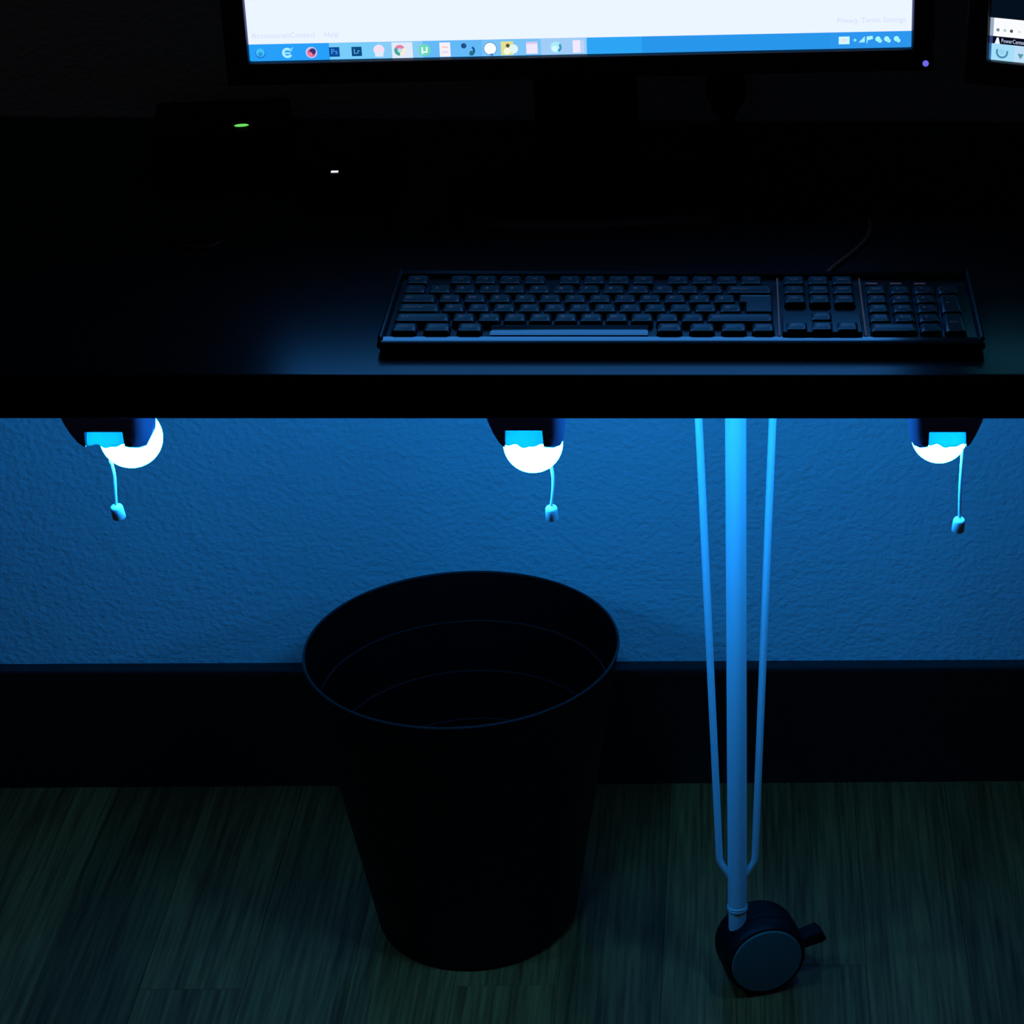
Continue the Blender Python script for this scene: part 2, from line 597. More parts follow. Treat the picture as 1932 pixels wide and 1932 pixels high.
def bulb_light(x, label, bx, by, bz, br, cord, knob_tilt, notch=(-0.0145, 0.0145), wl=0.0, wr=0.0, rz=0.0, zn=-0.0275, mirror=False, glow=1.0):
    YF = -0.5715
    L = tag(empty('stick_on_bulb_light', (x, YF, DT), rz), label, 'lamp', LG)
    a, b = notch
    # outline of the holder seen from the front (upside-down U, wide at the desk)
    left = [(-0.0330 - wl, -0.0016), (-0.0300 - wl, -0.012), (-0.0272 - wl, -0.021), (-0.0235 - wl * 0.8, -0.0295), (-0.0192 - wl * 0.4, -0.0365), (-0.0160, -0.0395), (a, -0.0400)]
    right_ = [(b, -0.0395), (0.0190 + wr * .6, -0.0398), (0.0232 + wr, -0.0375), (0.0256 + wr, -0.0330), (0.0266 + wr, -0.0250), (0.0270 + wr, -0.0110), (0.0275 + wr, -0.0016)]
    # rounded in plan too: the front is narrower than the back
    bm = bmesh.new()
    secs = []
    for yy, kl, kr in ((0.0, 0.86, 0.52), (0.0012, 0.92, 0.66), (0.0035, 0.97, 0.83), (0.0075, 1.0, 0.95), (0.0120, 1.0, 1.0), (0.0340, 1.0, 1.0), (0.0360, 0.97, 0.95)):
        ol = [(a + (x_ - a) * kl, z_) for x_, z_ in left] + [(a + 0.0005, zn), (b - 0.0005, zn)] + [(b + (x_ - b) * kr, z_ - (0.55 * min(yy, 0.012) if z_ < -0.020 else 0.0)) for x_, z_ in right_]
        if mirror:
            ol = [(-x_, z_) for x_, z_ in ol]
        secs.append([bm.verts.new((x_, yy, z_)) for x_, z_ in ol])
    for s0, s1 in zip(secs, secs[1:]):
        for i in range(len(s0)):
            j = (i + 1) % len(s0)
            bm.faces.new((s0[i], s1[i], s1[j], s0[j]))
    bm.faces.new(secs[0])
    bm.faces.new(secs[-1][::-1])
    obj('holder', bm, MT['holder'], L, smooth=True)
    obj('adhesive_pad', B(-0.024, 0.024, 0.003, 0.034, -0.0016, 0.0), MT['black'], L, (0, 0, 0))
    # slanting lip with a wavy lower edge, glowing with the light that comes through it
    bm = bmesh.new()
    nx, nz = 24, 6
    g = []
    for i in range(nx + 1):
        t = i / nx
        xx = a - 0.0005 + (b - a + 0.001) * t
        w = 0.0022 * math.cos(2 * PI * (t - 0.55)) * math.exp(-((t - 0.55) / 0.33) ** 2) + 0.0007 * math.sin(19 * t + x * 40)
        zb = -0.0405 - w
        colv = []
        for k in range(nz + 1):
            s = k / nz
            colv.append(bm.verts.new((xx, 0.0130 - 0.0080 * s - 0.002 * math.sin(PI * s), zn + 0.002 + (zb - zn - 0.002) * s)))
        g.append(colv)
    for i in range(nx):
        for k in range(nz):
            bm.faces.new((g[i][k], g[i + 1][k], g[i + 1][k + 1], g[i][k + 1]))
    o = obj('lip', bm, MT['collar'], L, smooth=True)
    o['label'] = 'glowing cyan lip with a wavy edge'
    sm = o.modifiers.new('thick', 'SOLIDIFY')
    sm.thickness = 0.0010
    # socket between holder and bulb
    c = Vector((bx - x, by - YF, bz - DT))
    p0 = Vector((c.x * 0.5, 0.034, -0.019))
    d = (c - p0)
    obj('socket', tube([p0, p0 + d * 0.35, p0 + d * 0.62], [0.0125, 0.0125, 0.0105], 28), MT['knobm'], L, smooth=True)
    # round bulb
    prof = []
    n = 24
    for k in range(n + 1):
        t = PI * k / n
        prof.append((br * math.sin(t) if 0 < k < n else 0.0, -br * math.cos(t)))
    bo = obj('bulb', lathe(prof, 48), emit('blue lamp glow', BULB, glow), L, c, smooth=True)
    bo['label'] = 'round glowing blue-white bulb'
    # pull cord and its knob
    pts = [Vector((px - x, py - YF, pz - DT)) for px, py, pz in cord]
    obj('pull_cord', tube(spline(pts, 6), 0.00125, 10), MT['knobm'], L, smooth=True)
    kp = pts[-1]
    prof = [(r_ * 0.86, z_ * 0.86) for r_, z_ in ((0, 0.0004), (0.0030, 0.0002), (0.0046, -0.0006), (0.0054, -0.0020), (0.0056, -0.0034), (0.0059, -0.0128), (0.0056, -0.0134), (0.0044, -0.0134), (0.0042, -0.0110), (0, -0.0105))]
    obj('pull_knob', lathe(prof, 32), MT['knobm'], L, kp + Vector((0, 0, 0.0003)), (0.05, knob_tilt, 0.0), smooth=True)
    return L


CY = -0.520
bulb_light(-0.478, 'stick-on blue bulb light at the left, its bulb showing as a crescent', -0.4742, -0.512, 0.6460, 0.0236,
           [(-0.4840, -0.516, 0.6400), (-0.4900, CY, 0.6315), (-0.4893, CY, 0.6252), (-0.4887, CY, 0.6161), (-0.4896, CY, 0.6035), (-0.4904, CY, 0.5912)], -0.11, wl=0.0028, wr=0.0044, glow=0.82)
bulb_light(-0.1665, 'stick-on blue bulb light in the middle, hanging above the waste bin', -0.1655, -0.512, 0.6410, 0.0231,
           [(-0.1585, -0.515, 0.6370), (-0.1532, CY + 0.002, 0.6300), (-0.1514, CY, 0.6240), (-0.1503, CY, 0.6135), (-0.1512, CY, 0.6010), (-0.1528, CY, 0.5897)], -0.03, wr=0.0030, zn=-0.0262)
bulb_light(0.1530, 'stick-on blue bulb light at the right with the longest pull cord', 0.1517, -0.512, 0.6480, 0.0221,
           [(0.1610, -0.515, 0.6500), (0.1680, CY, 0.6440), (0.1696, CY, 0.6390), (0.1695, CY, 0.6248), (0.1692, CY, 0.6030), (0.1697, CY, 0.5786)], 0.08, wl=-0.001, wr=0.0016, mirror=True)

# ------------------------------------------------------------------ waste bin
bt = empty('waste_bin', (-0.2654, -0.2467, 0))
tag(bt, 'round black plastic waste bin standing on the floor under the desk', 'bin')
RB, RT, HB = 0.0962, 0.1468, 0.3061


def rad(z):
    return RB + (RT - RB) * z / HB


prof = [(0, 0.004), (RB - 0.012, 0.004), (RB - 0.010, 0.0), (RB - 0.006, 0.0), (RB - 0.0015, 0.0018), (rad(0.006), 0.006), (rad(0.30) - 0.0004, 0.30), (RT, HB - 0.0015), (RT - 0.0003, HB - 0.0003), (RT - 0.0012, HB), (RT - 0.0022, HB - 0.0005), (RT - 0.0026, HB - 0.002)]
for zc in (0.2555, 0.2030, 0.1520, 0.1010, 0.0500):
    prof += [(rad(zc + 0.002) - 0.0026, zc + 0.002), (rad(zc - 0.002) - 0.0026, zc - 0.002)]
prof += [(rad(0.010) - 0.004, 0.010), (rad(0.0065) - 0.010, 0.0068), (0, 0.0068)]
obj('body', lathe(prof, 120), MT['bin'], bt, smooth=True)


def ring_bm(R, z, r):
    bm = bmesh.new()
    n, m_ = 120, 8
    g = [[bm.verts.new(((R + r * math.cos(2 * PI * j / m_)) * math.cos(2 * PI * i / n), (R + r * math.cos(2 * PI * j / m_)) * math.sin(2 * PI * i / n), z + r * math.sin(2 * PI * j / m_))) for j in range(m_)] for i in range(n)]
    for i in range(n):
        for j in range(m_):
            bm.faces.new((g[i][j], g[(i + 1) % n][j], g[(i + 1) % n][(j + 1) % m_], g[i][(j + 1) % m_]))
    return bm


obj('rim', ring_bm(RT - 0.0012, HB - 0.0009, 0.0013), MT['binring'], bt, smooth=True)
for zc in (0.2555, 0.2030, 0.1520, 0.1010):
    obj('inner_ridge', ring_bm(rad(zc) - 0.0030, zc, 0.0009), MT['binring'], bt, smooth=True)

# ------------------------------------------------------------------ keyboard
KX, KY = -0.2636, -0.5515        # centre line of the bottom row, left edge of the key block
U = 0.01905
kb = tag(empty('keyboard', (-0.0465, -0.500, DZ), 0.0035), 'full-size black keyboard lying at the front edge of the desk', 'keyboard')
OX, OY = 0.0465, 0.500           # world -> keyboard-local


def kx(x):
    return x + OX


def ky(y):
    return y + OY


X0, X1, YF_, YB_ = -0.2715, 0.1785, -0.5695, -0.4360
# case: side profile swept across, with rounded front lip
bm = bmesh.new()
prof = [(YB_ + 0.002, 0.0012), (YF_ + 0.010, 0.0012), (YF_ + 0.0035, 0.0030), (YF_ + 0.0004, 0.0062), (YF_ + 0.0002, 0.0085),
        (YF_ + 0.0006, 0.0092), (YF_ + 0.0040, 0.0102), (YF_ + 0.0076, 0.0108), (YF_ + 0.0084, 0.0100),
        (-0.4440, 0.0116), (-0.4428, 0.0152), (-0.4400, 0.0168), (YB_ + 0.0002, 0.0150)]
xs = [(X0, 0.55), (X0 + 0.0012, 0.8), (X0 + 0.0035, 1.0), (X1 - 0.0035, 1.0), (X1 - 0.0012, 0.8), (X1, 0.55)]
rows = []
for x, s in xs:
    cy = (YF_ + YB_) / 2
    k = 1 - (1 - s) * 0.02
    rows.append([bm.verts.new((kx(x), ky(cy + (y - cy) * k), 0.0065 + (z - 0.0065) * (0.35 + 0.65 * s) if s < 1 else z)) for y, z in prof])
for a, b in zip(rows, rows[1:]):
    n = len(prof)
    for i in range(n):
        j = (i + 1) % n
        bm.faces.new((a[i], b[i], b[j], a[j]))
bm.faces.new(rows[0])
bm.faces.new(rows[-1][::-1])
case = obj('case', bm, MT['kb'], kb, smooth=True)
tr = []
bm = bmesh.new()
for i in range(15):               # glossy strip added on the front lip, sloped to catch the screen's reflection
    t_ = i / 13
    if i < 14:
        yy, zz = YF_ - 0.0004 + 0.0082 * t_, 0.0102 + 0.0082 * (0.06 * t_ + 0.36 * (t_ - t_ * t_ / 2))
    else:
        yy, zz = YF_ + 0.0082, 0.0104
    tr.append([bm.verts.new((kx(x_), ky(yy), zz)) for x_ in (X0 + 0.0030, X1 - 0.0030)])
for a_, b_ in zip(tr, tr[1:]):
    bm.faces.new((a_[0], a_[1], b_[1], b_[0]))
tr.append([bm.verts.new((kx(x_), ky(YF_ + 0.0078), 0.0095)) for x_ in (X0 + 0.0030, X1 - 0.0030)])
tr.append([bm.verts.new((kx(x_), ky(YF_), 0.0088)) for x_ in (X0 + 0.0030, X1 - 0.0030)])
for a_, b_ in zip(tr[-3:], tr[-2:]):
    bm.faces.new((a_[0], a_[1], b_[1], b_[0]))
bm.faces.new((tr[0][0], tr[-1][0], tr[-1][1], tr[0][1]))
bm.faces.new([t_[0] for t_ in tr])
bm.faces.new([t_[1] for t_ in reversed(tr)])
obj('lip_reflector', bm, MT['trim'], kb, smooth=True)
for s in (0, 1):                  # raised side rails
    x = X0 + 0.0022 if s == 0 else X1 - 0.0022
    obj('side_rail', tube([(kx(x), ky(YF_ + 0.004), 0.0118), (kx(x), ky(-0.50), 0.0128), (kx(x), ky(YB_ + 0.003), 0.0150)], 0.0021, 10), MT['kb'], kb, smooth=True)
for x in (0.0252, 0.0897):        # thin pale lines between the key blocks
    obj('divider', B(kx(x) - 0.0006, kx(x) + 0.0006, ky(YF_ + 0.0086), ky(-0.444), 0.0100, 0.0128), MT['chrome'], kb)
for x in (-0.2, 0.0, 0.12):       # rubber feet
    for y in (-0.548, -0.452):
        obj('foot', B(kx(x) - 0.008, kx(x) + 0.008, ky(y) - 0.003, ky(y) + 0.003, 0.0, 0.0014), MT['black'], kb)

_keys = {}


def key_mesh(w, d, kind='normal'):
    k = (round(w, 5), round(d, 5), kind)
    if k in _keys:
        return _keys[k]
    bm = bmesh.new()
    z0, z1 = 0.0098, 0.0156
    hw, hd = w / 2 - 0.0009, d / 2 - 0.0009
    ins = 0.0012
    n = 10
    if kind == 'arched':
        rows = []
        for x, sh in ((-hw, 0.0), (-hw + 0.0015, 1.0), (hw - 0.0015, 1.0), (hw, 0.0)):
            r = [(x, -hd, z0), (x, -hd + 0.0004, z1 - 0.0030)]
            for i in range(1, n):
                t = i / n
                r.append((x, -hd + 0.0004 + (2 * hd - 0.0008) * t, z1 - 0.0030 + 2 * hd * ((0.30 * t - 0.30 * t * t) if t < 0.5 else 0.075 - 0.03 * (t - 0.5)) * (0.6 + 0.4 * sh)))
            r += [(x, hd - 0.0004, z1 - 0.0030 + 2 * hd * 0.060 * (0.6 + 0.4 * sh)), (x, hd, z0)]
            rows.append([bm.verts.new(p) for p in r])
        for a, b in zip(rows, rows[1:]):
            for i in range(len(a) - 1):
                bm.faces.new((a[i], b[i], b[i + 1], a[i + 1]))
        bm.faces.new(rows[0][::-1])
        bm.faces.new(rows[-1])
    else:
        def ring(ax, ay, z, cy=0.0, r=0.0006):
            pts = [(-ax + r, -ay), (ax - r, -ay), (ax, -ay + r), (ax, ay - r), (ax - r, ay), (-ax + r, ay), (-ax, ay - r), (-ax, -ay + r)]
            return [bm.verts.new((x, y + cy, z)) for x, y in pts]
        R = [ring(hw, hd, z0), ring(hw - ins * .72, hd - ins * .72, z1 - 0.0012, 0.0002, 0.0012), ring(hw - ins - 0.0004, hd - ins - 0.0004, z1 - 0.0001, 0.0003, 0.0014), ring(hw - ins - 0.0024, hd - ins - 0.0022, z1 - 0.0003, 0.0003, 0.0012)]
        for a, b in zip(R, R[1:]):
            for i in range(8):
                bm.faces.new((a[i], a[(i + 1) % 8], b[(i + 1) % 8], b[i]))
        bm.faces.new(R[-1])
    me = bpy.data.meshes.new('key')
    bmesh.ops.recalc_face_normals(bm, faces=bm.faces)
    bm.to_mesh(me)
    bm.free()
    me.materials.append(MT['space' if kind == 'arched' else 'key'])
    for p in me.polygons:
        p.use_smooth = True
    me.set_sharp_from_angle(angle=math.radians(50))
    _keys[k] = me
    return me


def key(xl, row_y, wu, legend=None, hu=1.0, kind='normal', u=U, dz=0.0, size=0.0052, shift=(-0.0022, 0.0022)):
    w, d = wu * u, hu * U
    o = obj('key', key_mesh(w, d, kind), None, kb, (kx(xl + w / 2), ky(row_y), dz))
    if legend:
        me = text_mesh(legend, size if len(legend) == 1 else 0.0031, 'legend')
        if not me.materials:
            me.materials.append(MT['legend'])
        sx = shift[0] if len(legend) == 1 else (0 if wu < 1.3 else -w / 2 + 0.0042 + 0.0009 * len(legend))
        obj('legend', me, None, o, (sx, shift[1] + 0.0003, 0.01534))
    return o


RY = [KY + i * 0.01905 for i in range(5)] + [KY + 5 * 0.01905 + 0.0006]
x = KX
for wu, lg in ((1.10, 'Ctrl'), (1.15, None), (1.10, 'Alt')):
    key(x, RY[0], wu, lg)
    x += (wu + 0.14) * U
# space bar and right modifiers, positions measured along the row
key(KX + 3.85 * U, RY[0], 6.22, None, kind='arched')
for xl, lg in ((10.30, 'AltGr'), (11.57, None), (12.82, None), (14.02, 'Ctrl')):
    key(KX + xl * U, RY[0], 1.02 if lg == 'Ctrl' else 1.12, lg)
key(KX, RY[1], 2.25, 'Shift')
for i, c in enumerate('ZXCVBNM,.-'):
    key(KX + (2.25 + i) * U, RY[1], 1, c)
key(KX + 12.25 * U, RY[1], 2.75, 'Shift')
key(KX, RY[2], 1.75, 'Caps Lock')
for i, c in enumerate('ASDFGHJKL;\'#'):
    key(KX + (1.75 + i) * U, RY[2], 1, c)
key(KX, RY[3], 1.5, 'Tab')
for i, c in enumerate('QWERTYUIOP[]'):
    key(KX + (1.5 + i) * U, RY[3], 1, c)
# tall enter key, wider in its upper row
bm = bmesh.new()
g_ = 0.0009
ring = []
for ins_, z_ in ((0, 0.0098), (0.0010, 0.0144), (0.0016, 0.0155), (0.0034, 0.0153)):
    q_ = g_ + ins_
    L_ = [(13.75 * U + q_, RY[2] - U / 2 + q_), (15 * U - q_, RY[2] - U / 2 + q_), (15 * U - q_, RY[3] + U / 2 - q_), (13.5 * U + q_, RY[3] + U / 2 - q_), (13.5 * U + q_, RY[3] - U / 2 + q_), (13.75 * U + q_, RY[3] - U / 2 + q_)]
    ring.append([bm.verts.new((kx(KX + x_), ky(y_), z_)) for x_, y_ in L_])
for a_, b_ in zip(ring, ring[1:]):
    for i in range(6):
        bm.faces.new((a_[i], a_[(i + 1) % 6], b_[(i + 1) % 6], b_[i]))
bm.faces.new(ring[-1])
obj('key', bm, MT['key'], kb)
for i, c in enumerate('`1234567890-='):
    key(KX + i * U, RY[4], 1, c)
key(KX + 13 * U, RY[4], 2, 'Backspace')
key(KX, RY[5], 1, 'Esc')
for i in range(12):
    key(KX + (1.75 + i + 0.42 * (i // 4)) * U, RY[5], 1, 'F%d' % (i + 1))
NX = 0.0287
for i in range(3):
    for r_, names in ((3, ('Del', 'End', 'PgDn')), (4, ('Ins', 'Home', 'PgUp')), (5, ('PrtSc', 'ScrLk', 'Pause'))):
        key(NX + i * U, RY[r_], 1, names[i])
# raised plate that carries the arrow keys
obj('arrow_plate', B(kx(0.0275), kx(0.0872), ky(-0.5600), ky(-0.5228), 0.0102, 0.0152), MT['kb'], kb, bevel=0.0008)
key(NX + U, RY[1], 1, '^', dz=0.0012)
for i, c in enumerate('<v>'):
    key(NX + i * U, RY[0], 1, c, dz=0.0012)
NPX, NU = 0.0924, 0.0186
for r_, row in ((1, '123'), (2, '456'), (3, '789')):
    for i, c in enumerate(row):
        key(NPX + i * NU, RY[r_], 1, c, u=NU)
for i, c in enumerate(('Num', '/', '*', '-')):
    key(NPX + i * NU, RY[4], 1, c, u=NU)
key(NPX, RY[0], 2, '0', u=NU, shift=(-0.012, 0.0022))
key(NPX + 2 * NU, RY[0], 1, '.', u=NU)
key(NPX + 3 * NU, (RY[0] + RY[1]) / 2, 1, 'Enter', hu=2, u=NU)
key(NPX + 3 * NU, (RY[2] + RY[3]) / 2, 1, '+', hu=2, u=NU)
for i in range(3):
    obj('indicator_window', B(kx(0.0945 + i * 0.0190), kx(0.1035 + i * 0.0190), ky(RY[5] - 0.002), ky(RY[5] + 0.0015), 0.0112, 0.0128), MT['chrome'], kb)

# keyboard cable
pts = spline([(0.052, -0.4375, DZ + 0.0085), (0.060, -0.420, DZ + 0.0022), (0.072, -0.392, DZ + 0.0020), (0.092, -0.352, DZ + 0.0020), (0.1045, -0.314, DZ + 0.0020), (0.104, -0.27, DZ + 0.0020), (0.085, -0.20, DZ + 0.0020), (0.060, -0.10, DZ + 0.0020), (0.055, -0.03, DZ + 0.0020)], 8)
obj('cable', tube([(kx(p.x), ky(p.y), p.z - DZ) for p in pts], 0.0018, 8), MT['cable'], kb, smooth=True)


# ------------------------------------------------------------------ monitors
def monitor(name, label, origin, rz, W, H, bez, tilt, content, stand_x, base, led=None):
    """origin: world point of the lower left corner of the lit screen; local x along screen, z up, -y towards viewer"""
    t = tag(empty(name, (origin[0], origin[1], DZ), rz), label, 'monitor')
    zb = origin[2] - DZ
    Rt = Matrix.Rotation(-tilt, 4, 'X')
    T = Matrix.Translation((0, 0, zb)) @ Rt

    def put(o):
        o.matrix_basis = T @ Matrix.LocRotScale(o.location, o.rotation_euler, o.scale)
        return o
    bl, bb, btop, dep = bez
    # housing: a frame with an opening for the screen, chamfered inward, and a shell behind
    bm = bmesh.new()
    out = [(-bl, -bb), (W + bl, -bb), (W + bl, H + btop), (-bl, H + btop)]
    inn = [(-0.0012, -0.0012), (W + 0.0012, -0.0012), (W + 0.0012, H + 0.0012), (-0.0012, H + 0.0012)]
    scr = [(0, 0), (W, 0), (W, H), (0, H)]
    rings = []
    for pts, y in ((scr, 0.0012), (scr, -0.0002), (inn, -0.0040), (out, -0.0040), (out, dep * 0.55)):
        rings.append([bm.verts.new((x, y, z)) for x, z in pts])
    back = [(bl, bb), (W - bl, bb), (W - bl, H - bb), (bl, H - bb)]
    rings.append([bm.verts.new((x, dep, z)) for x, z in back])
    for a, b in zip(rings, rings[1:]):
        for i in range(4):
            bm.faces.new((a[i], a[(i + 1) % 4], b[(i + 1) % 4], b[i]))
    bm.faces.new(rings[-1])
    put(obj('housing', bm, MT['bezel'], t, bevel=0.0012))
    content(t, put, W, H)
    if led:
        lx, lz, m = led
        lo = lathe([(0, -0.0004), (0.0026, -0.0004), (0.0026, 0.0006), (0.0018, 0.0012), (0, 0.0014)], 20)
        put(obj('power_light', lo, MT[m], t, (lx, -0.0040, lz), (PI / 2, 0, 0), smooth=True))
    # stand: column behind the housing, base plate on the desk
    cx = stand_x
    cw, by0, by1, bw = base
    obj('stand_column', prism([(cx - cw / 2, 0.008), (cx + cw / 2, 0.008), (cx + cw / 2 * 0.96, zb + 0.10), (cx - cw / 2 * 0.96, zb + 0.10)], dep + 0.004, dep + 0.026), MT['black'], t, bevel=0.003)
    bm = bmesh.new()
    n = 40
    lo, hi = [], []
    for i in range(n):
        a = 2 * PI * i / n
        ca, sa = math.cos(a), math.sin(a)
        px = cx + bw / 2 * math.copysign(abs(ca) ** 0.55, ca)
        py = (by0 + by1) / 2 + (by1 - by0) / 2 * math.copysign(abs(sa) ** 0.55, sa)
        lo.append(bm.verts.new((px, py, 0)))
        hi.append(bm.verts.new((cx + (px - cx) * 0.97, (by0 + by1) / 2 + (py - (by0 + by1) / 2) * 0.97, 0.009)))
    for i in range(n):
        bm.faces.new((lo[i], lo[(i + 1) % n], hi[(i + 1) % n], hi[i]))
    bm.faces.new(lo[::-1])
    bm.faces.new(hi)
    obj('stand_base', bm, MT['black'], t, smooth=True)
    obj('stand_bracket', B(cx - 0.05, cx + 0.05, dep - 0.004, dep + 0.006, zb + 0.05, zb + 0.15), MT['black'], t)
    return t


_em = {}


def em(c, s=1.0):
    k = (c, s)
    if k not in _em:
        _em[k] = emit('screen colour %d %d %d' % c, tuple(v * s for v in srgb(*c)))
    return _em[k]


def flat(bm, pts, y, mi=0):
    f = bm.faces.new([bm.verts.new((x, y, z)) for x, z in pts])
    f.material_index = mi
    return f


def rect(x0, x1, z0, z1):
    return [(x0, z0), (x1, z0), (x1, z1), (x0, z1)]


def disc(cx, cz, r, n=18, a0=0, a1=360, rin=None):
    A = [math.radians(a0 + (a1 - a0) * i / n) for i in range(n + 1)]
    p = [(cx + r * math.cos(a), cz + r * math.sin(a)) for a in A]
    if rin is None:
        if abs(a1 - a0) < 359:
            p = p + [(cx, cz)]
        else:
            p = p[:-1]
    else:
        p = p + [(cx + rin * math.cos(a), cz + rin * math.sin(a)) for a in reversed(A)]
    return p


def shapes(name, items, parent, put, base_y=-0.0004, text=None):
    """flat coloured shapes on a screen; items: (polygon, colour)"""
    bm = bmesh.new()
    mats, y = [], base_y
    for poly, c in items:
        m = em(c)
        if m not in mats:
            mats.append(m)
        flat(bm, poly, y, mats.index(m))
        y -= 0.00004
    d = bpy.data.meshes.new(name)
    bm.to_mesh(d)
    bm.free()
    for m in mats:
        d.materials.append(m)
    return put(obj(name, d, None, parent))


def lettering(name, s, size, x, z, c, parent, put, y=-0.0007, sx=1.0):
    me = text_mesh(s, size, name).copy()
    me.materials.clear()
    me.materials.append(em(c))
    o = obj(name, me, None, parent, (x, y, z), (PI / 2, 0, 0))
    o.scale = (sx, 1, 1)
    return put(o)


def main_screen(t, put, W, H):
    k = W / (1719 - 472)

    def X(px):
        return (px - 472) * k
    th = 0.0137                                   # taskbar height
    page = bmesh.new()
    flat(page, rect(0, W, th, H), 0.0002)
    put(obj('screen', page, emit('white page on screen', SCREEN), t))
    # taskbar in tones from left to right
    segs = [(472, 618, (38, 160, 250)), (618, 706, (120, 205, 250)), (706, 790, (135, 205, 248)), (790, 900, (100, 185, 248)), (900, 1010, (120, 195, 248)), (1010, 1096, (160, 205, 248)), (1096, 1200, (45, 165, 245)), (1200, 1560, (40, 150, 235)), (1560, 1719, (45, 150, 238))]
    bar = put(obj('taskbar', (lambda b: (flat(b, rect(0, W, 0, th), 0.0001), b)[1])(bmesh.new()), em((40, 150, 238)), t))
    shapes('taskbar_tiles', [(rect(X(a), X(b), 0.0003, th), c) for a, b, c in segs], t, put, -0.0001)
    cz = th * 0.47
    q = 0.0001

    def icon(items, px):
        cx = X(px)
        return shapes('taskbar_icon', [(p if not callable(p) else p(cx), c) for p, c in items], t, put, -0.0006)
    D = lambda r, dz=0, dx=0, **kw: (lambda cx: disc(cx + dx, cz + dz, r, **kw))
    Rr = lambda w, h, dz=0, dx=0: (lambda cx: rect(cx + dx - w / 2, cx + dx + w / 2, cz + dz - h / 2, cz + dz + h / 2))
    icon([(D(0.0040), (30, 120, 215)), (D(0.0034, 0.0006), (70, 195, 250)), (D(0.0018, -0.0006), (45, 150, 225))], 492)
    icon([(D(0.0042, 0, 0, a0=40, a1=330, rin=0.0022), (175, 238, 255)), (Rr(0.0050, 0.0014, -0.0002), (150, 230, 255)), (lambda cx: [(cx + 0.001, cz + 0.002), (cx + 0.005, cz + 0.0048), (cx + 0.0035, cz + 0.001)], (120, 215, 255))], 541)
    icon([(D(0.0046), (200, 195, 245)), (D(0.0033, -0.0004), (225, 95, 150)), (D(0.0026, 0.0008, 0.0010), (60, 50, 110)), (D(0.0018, -0.0014, -0.0010), (250, 120, 140))], 585)
    icon([(Rr(0.0082, 0.0078), (10, 75, 155))], 627)
    lettering('icon_lettering', 'Ps', 0.0062, X(627), cz, (80, 170, 235), t, put)
    icon([(Rr(0.0080, 0.0076), (8, 75, 130))], 668)
    lettering('icon_lettering', 'Lr', 0.0058, X(668), cz, (110, 190, 225), t, put)
    icon([(D(0.0044, 0.0008), (245, 225, 245)), (Rr(0.0066, 0.004, -0.0026), (225, 235, 250))], 709)
    icon([(Rr(0.0165, th - 0.0008, 0.0003), (225, 235, 252)), (D(0.0044, 0.0002, -0.002, a0=30, a1=150), (225, 130, 160)), (D(0.0044, 0.0002, -0.002, a0=150, a1=270), (70, 165, 150)), (D(0.0044, 0.0002, -0.002, a0=270, a1=390), (245, 240, 215)), (D(0.0018, 0.0002, -0.002), (190, 225, 250))], 752)
    icon([(D(0.0050), (110, 215, 190)), (Rr(0.0014, 0.0056, -0.0004, -0.0018), (225, 255, 245)), (Rr(0.0014, 0.0046, 0.0002, 0.0018), (225, 255, 245)), (Rr(0.0040, 0.0014, -0.0016), (225, 255, 245))], 793)
    icon([(Rr(0.0086, th - 0.0020), (248, 240, 248)), (Rr(0.0050, 0.0012, 0.002), (245, 205, 200)), (Rr(0.0050, 0.0012, -0.002), (220, 215, 245))], 831)
    icon([(D(0.0022, 0.0028, -0.0030), (30, 80, 130)), (D(0.0040, -0.0012, 0.0020, a0=-100, a1=60, rin=0.0022), (30, 90, 140)), (D(0.0020, -0.0034, 0.0032), (40, 105, 130))], 873)
    icon([(D(0.0056), (110, 160, 215)), (D(0.0048), (250, 255, 255)), (lambda cx: [(cx - 0.001, cz - 0.0044), (cx + 0.002, cz - 0.004), (cx + 0.002, cz - 0.0066)], (60, 110, 190))], 915)
    icon([(Rr(0.0100, th - 0.0024, 0, -0.001), (225, 225, 150)), (D(0.0016, 0.0022, -0.0004), (95, 85, 60)), (D(0.0038, -0.0006, 0.0040), (225, 245, 245)), (D(0.0028, -0.0024, -0.0012), (250, 250, 215))], 949)
    icon([(Rr(0.0092, 0.0098), (240, 232, 252)), (Rr(0.0092, 0.0018, 0.0040), (220, 200, 240))], 993)
    icon([(D(0.0046), (170, 235, 250)), (D(0.0046, a0=-60, a1=40, rin=0.0028), (60, 150, 190)), (D(0.0024, -0.001, -0.001), (215, 250, 255))], 1038)
    icon([(Rr(0.0062, 0.0104, 0.0003), (242, 232, 252)), (Rr(0.0020, 0.0104, 0.0003, 0.0048), (190, 215, 250))], 1077)
    tz = 0.0006
    icon([(Rr(0.0090, 0.0064, tz), (205, 252, 255)), (Rr(0.0042, 0.0030, tz), (235, 225, 250))], 1588)
    icon([(D(0.0013, tz), (130, 225, 255))], 1609)
    icon([(lambda cx: [(cx - 0.003, cz - 0.002 + tz), (cx + 0.0022, cz - 0.002 + tz), (cx + 0.0022, cz + 0.0032 + tz)], (165, 240, 255))], 1623)
    icon([(Rr(0.0008, 0.0056, tz, -0.0024), (170, 240, 255)), (lambda cx: [(cx - 0.002, cz - 0.0004 + tz), (cx + 0.0026, cz + 0.0008 + tz), (cx + 0.0022, cz + 0.0034 + tz), (cx - 0.002, cz + 0.0030 + tz)], (170, 248, 255))], 1638)
